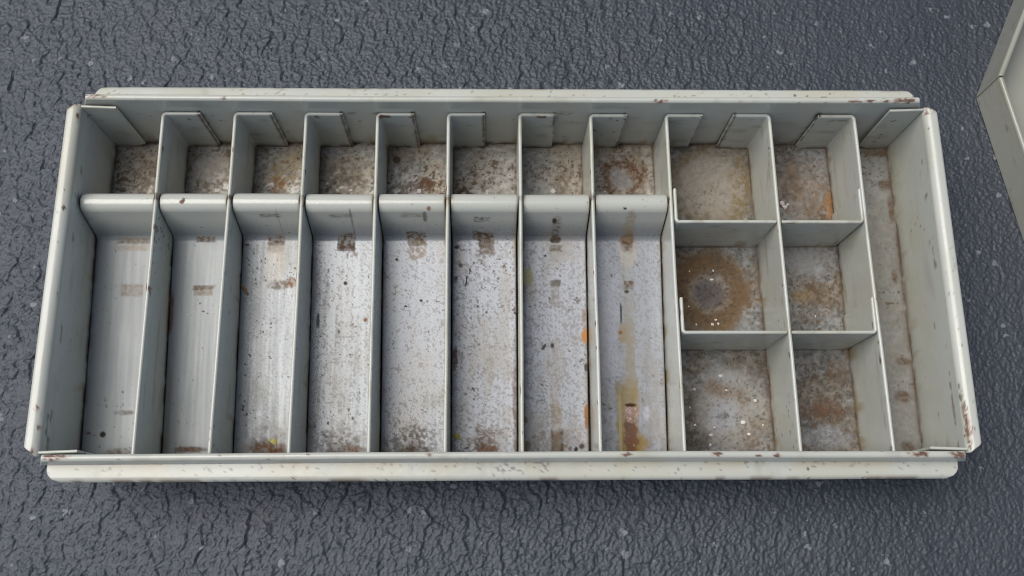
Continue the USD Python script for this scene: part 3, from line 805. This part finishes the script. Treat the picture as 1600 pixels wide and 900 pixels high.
def paint_slot(k):
    amount = (0.0, 0.05, 0.28, 0.25, 0.32, 0.48, 0.42, 0.40)[k]
    bare = (0.0, 0.05, 0.3, 0.55, 0.85, 1.0, 1.0, 0.85)[k]
    x0 = -XE if k == 0 else XB[k - 1][0]
    x1 = XB[k][0]

    def f(v, n):
        c = np.tile(SLOT_SKY_PAINT, (len(v), 1))
        c = mixc(c, PAINT, sst(YK, YK + 0.004, v[:, 1]))
        c *= (0.95 + 0.10 * fb(v, 50, 3, 121 + k))[:, None]
        flat = 1 - sst(YK - 0.001, YK + 0.004, v[:, 1])
        c = mixc(c, BARE * (0.88 + 0.24 * fb(v, 800, 2, 5 + k))[:, None] if False else BARE, bare * 0.75 * flat * sst(0.2, 0.55, fb(v, 60, 3, 131 + k) + 0.1))
        am = amount * (0.35 + 0.65 * flat)
        c = wear(c, v + k * 0.37, am, 0)
        # fine pepper where the paint has thinned
        c = mixc(c, np.array([.175, .162, .15]), bare * flat * 0.5 * sst(0.54, 0.68, fb(v, 1350, 2, 140 + k) + 0.04 * bare))
        st_ = (fb(v * np.array([1.0, 0.04, 0.04]), 900, 3, 145 + k) - 0.5) / 0.114
        c *= np.clip(1 + 0.03 * st_ * flat, 0.7, 1.3)[:, None]
        bl = (fb(v * np.array([1.0, 0.3, 0.3]), 110, 3, 146 + k) - 0.5) / 0.114
        c = mixc(c, np.array([.25, .235, .21]), 0.45 * flat * bare * sst(0.3, 1.6, bl))
        # darker, dirtier towards the front rim
        fr = 1 - sst(-0.074, -0.045, v[:, 1])
        c = mixc(c, BROWN * 1.2, fr * amount * 0.8 * sst(0.42, 0.65, fb(v, 380, 3, 150 + k)))
        # grime along both long edges
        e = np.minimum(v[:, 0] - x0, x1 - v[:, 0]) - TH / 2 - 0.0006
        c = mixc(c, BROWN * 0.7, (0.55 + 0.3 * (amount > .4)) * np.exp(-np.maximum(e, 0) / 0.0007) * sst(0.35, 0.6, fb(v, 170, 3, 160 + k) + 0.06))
        front = v[:, 1] < RC[0] + CR * 0.9
        c = mixc(c, np.array([.25, .225, .19]), 0.4 * flat * min(1, amount * 2.2) * sst(0.2, 1.7, (fb(v * np.array([1, .45, 1]), 140, 4, 171 + k) - .5) / .107))
        if k >= 2:
            xm = (x0 + x1) / 2 + 0.001
            c = blob(c, v, xm, -0.0735, .0085, .013, BROWN * 1.1, .6, .8, .5, .75, seed=k)
            c = blob(c, v, xm - .002, -0.0745, .0075, .005, (BROWN * .7, RUST)[k % 2], .75, .7, .6, .5, seed=k + 3)
        cc = marks(k, c.copy(), v)
        cc = np.where(front[:, None], cc, c)
        lum = cc.mean(1)
        return cc, 0.5 * bare * flat * sst(0.17, 0.32, lum)
    return f


for k in range(8):
    t0 = (np.linspace(0, 1, len(SLOT_PATH)))
    yy = SLOT_PATH[:, 0]
    frac = np.clip((YI - yy) / (2 * YI), 0, 1)
    xl = (-XE if k == 0 else XB[k - 1][0] + (XB[k - 1][1] - XB[k - 1][0]) * frac + TH / 2) + 0.0005 + 0.0006
    xr = XB[k][0] + (XB[k][1] - XB[k][0]) * frac - TH / 2 - 0.0005 - 0.0007
    G = extrude_path(SLOT_PATH, (1, 2), xl, xr, 0.00043)
    G[..., 2] += 0.00025 * (k % 3 - 1)
    G = wobble(G, 0.00012, 25, 110 + k)
    put(tray, 'sloped_slot_bottom', sheet(G[:, ::-1], 0.0010), 'worn_metal', paint_slot(k))

# ------------------------------------------------------------------ second box at the edge of the picture
box = thing('grey_metal_tray', 'corner of a second grey sheet metal tray with an open corner seam', 'metal tray', (0.2327, 0.102, 0))
HB, OFF = 0.0215, np.array([0.2327, 0.102])
u1, u2 = np.array([math.cos(math.radians(63.8)), math.sin(math.radians(63.8))]), np.array([math.cos(math.radians(-80.3)), math.sin(math.radians(-80.3))])
plan = [u2 * 0.14, np.zeros(2), u1 * 0.13, u1 * 0.13 + (0.12, 0.01), u2 * 0.14 + (0.17, 0.0)]


def box_paint(v, n):
    return paint_wall(v + np.array([OFF[0], OFF[1], 0.02]), n, 0.7, 0.0) * np.array([0.62, 0.612, 0.575])


cen = np.mean(plan, axis=0)
for a, b in zip(plan, plan[1:] + plan[:1]):
    d_ = (b - a) / np.linalg.norm(b - a)
    nn = np.array([-d_[1], d_[0]])
    nn = nn if nn @ (cen - a) > 0 else -nn
    a2, b2 = a + d_ * 0.0011, b - d_ * 0.0011
    prof = [(0.0, 0.0002), (0.0, HB), (0.0014, HB), (0.0014, HB - 0.003)]
    pr = fillet(prof, 0.0006, 0.0010)
    n_ = max(2, int(np.linalg.norm(b2 - a2) / 0.001))
    s_ = np.linspace(0, 1, n_)
    G = np.zeros((len(pr), n_, 3))
    G[..., :2] = (a2 + (b2 - a2) * s_[:, None])[None] + nn * (pr[:, 0] + TH / 2)[:, None, None]
    # mitre the inward lip
    G[..., :2] += (d_ * np.where(s_ < 0.5, 1, -1)[:, None])[None] * (pr[:, 0] * 0.33)[:, None, None] * (np.abs(s_ - 0.5) * 2)[None, :, None] ** 30
    G[..., 2] = pr[:, 1][:, None]
    put(box, 'side_panel', sheet(wobble(G, 0.0001, 20, 170), TH), 'painted_metal', box_paint)
from shapely.geometry import Polygon
top = Polygon(plan).buffer(-0.0016)
tm = trimesh.creation.extrude_polygon(top, 0.001, engine='earcut')
tm.apply_translation((0, 0, 0.0035))
tm = tm.subdivide_to_size(0.012)
put(box, 'floor_panel', tm, 'painted_metal', box_paint, smooth=30)

# ------------------------------------------------------------------ loose bits
def crumb(p, r, seed):
    m = trimesh.creation.icosphere(1, r)
    rr_ = np.random.default_rng(seed)
    m.vertices *= 1 + rr_.uniform(-.35, .35, (len(m.vertices), 1))
    m.vertices *= rr_.uniform(.6, 1.4, 3) * np.array([1, 1, .5])
    m.apply_translation(np.asarray(p) + (0, 0, r * .3))
    return m


fl_pts = [(1077, 424, .0005), (1114, 423, .0006), (1112, 437, .0006), (1076, 479, .0004), (1118, 500, .0008), (1113, 507, .0007), (1122, 506, .0006), (1088, 507, .0004), (1126, 587, .0007), (1085, 608, .0005),
          (1078, 637, .0005), (1086, 664, .0005), (1111, 680, .0005), (1116, 668, .0004), (1180, 626, .0008), (1161, 660, .0007), (1170, 678, .0007), (1192, 664, .0004), (1110, 695, .0006), (1135, 610, .0004), (1222, 318, .0009), (1230, 320, .0008), (1226, 324, .0009), (1274, 494, .0004), (548, 298, .0010), (655, 299, .0010), (761, 300, .0010), (864, 299, .0009), (945, 300, .0006), (1290, 668, .0003), (1155, 596, .0003)]
flakes = trimesh.util.concatenate([crumb(at(px, py, ZF), r, 300 + i) for i, (px, py, r) in enumerate(fl_pts)])
p = put('/World', 'paint_flakes', flakes, 'flake_white', smooth=False)
tag(stage.GetPrimAtPath(p), 'tiny pale flakes scattered on the floors of the compartments', 'paint flakes', kind='stuff')


def sliver(a, b, w, z, seed, bend=0.0):
    """A thin splinter from a to b."""
    a, b = np.array([*a, z]), np.array([*b, z])
    n = 8
    s = np.linspace(0, 1, n)
    d_ = (b - a) / np.linalg.norm(b - a)
    side = np.array([-d_[1], d_[0], 0])
    mid = a + (b - a) * s[:, None] + side * (bend * np.sin(np.pi * s))[:, None] + np.array([0, 0, 1]) * (0.0004 * np.sin(np.pi * s))[:, None]
    ww = w * (0.35 + 0.65 * np.sin(np.pi * np.clip(s, .08, .92)))
    G = np.stack([mid - side * ww[:, None], mid - side * ww[:, None] * .3 + (0, 0, w * .3), mid + side * ww[:, None] * .3 + (0, 0, w * .3), mid + side * ww[:, None]], 1)
    return sheet(G, 0.0003)


def slot_z(y):
    return ZA + (ZK - ZA) * (y + 0.0742) / (YK + 0.0742)


a, b = slot_xy(378, 446), slot_xy(388, 461)
p = put('/World', 'wood_splinter', sliver(a, b, .0006, slot_z(a[1]) + .0012, 1), 'splinter_wood')
tag(stage.GetPrimAtPath(p), 'small brown wood splinter against the divider in the third slot', 'splinter')
for (c0, lab) in (((713, 683), 'tiny yellow leaf scrap beside the divider low in the sixth slot'), ((427, 691), 'tiny yellow leaf scrap on the rusty front end of the third slot')):
    x, y = slot_xy(*c0)
    bits = [sliver((x - .0012, y + .0014 - .0006 * j), (x + .0016, y - .001 + .0008 * j), .0004, slot_z(y) + .0009, j, .0004 * (j - 1)) for j in range(3)]
    p = put('/World', 'leaf_scrap', trimesh.util.concatenate(bits), 'leaf_yellow')
    tag(stage.GetPrimAtPath(p), lab, 'leaf')
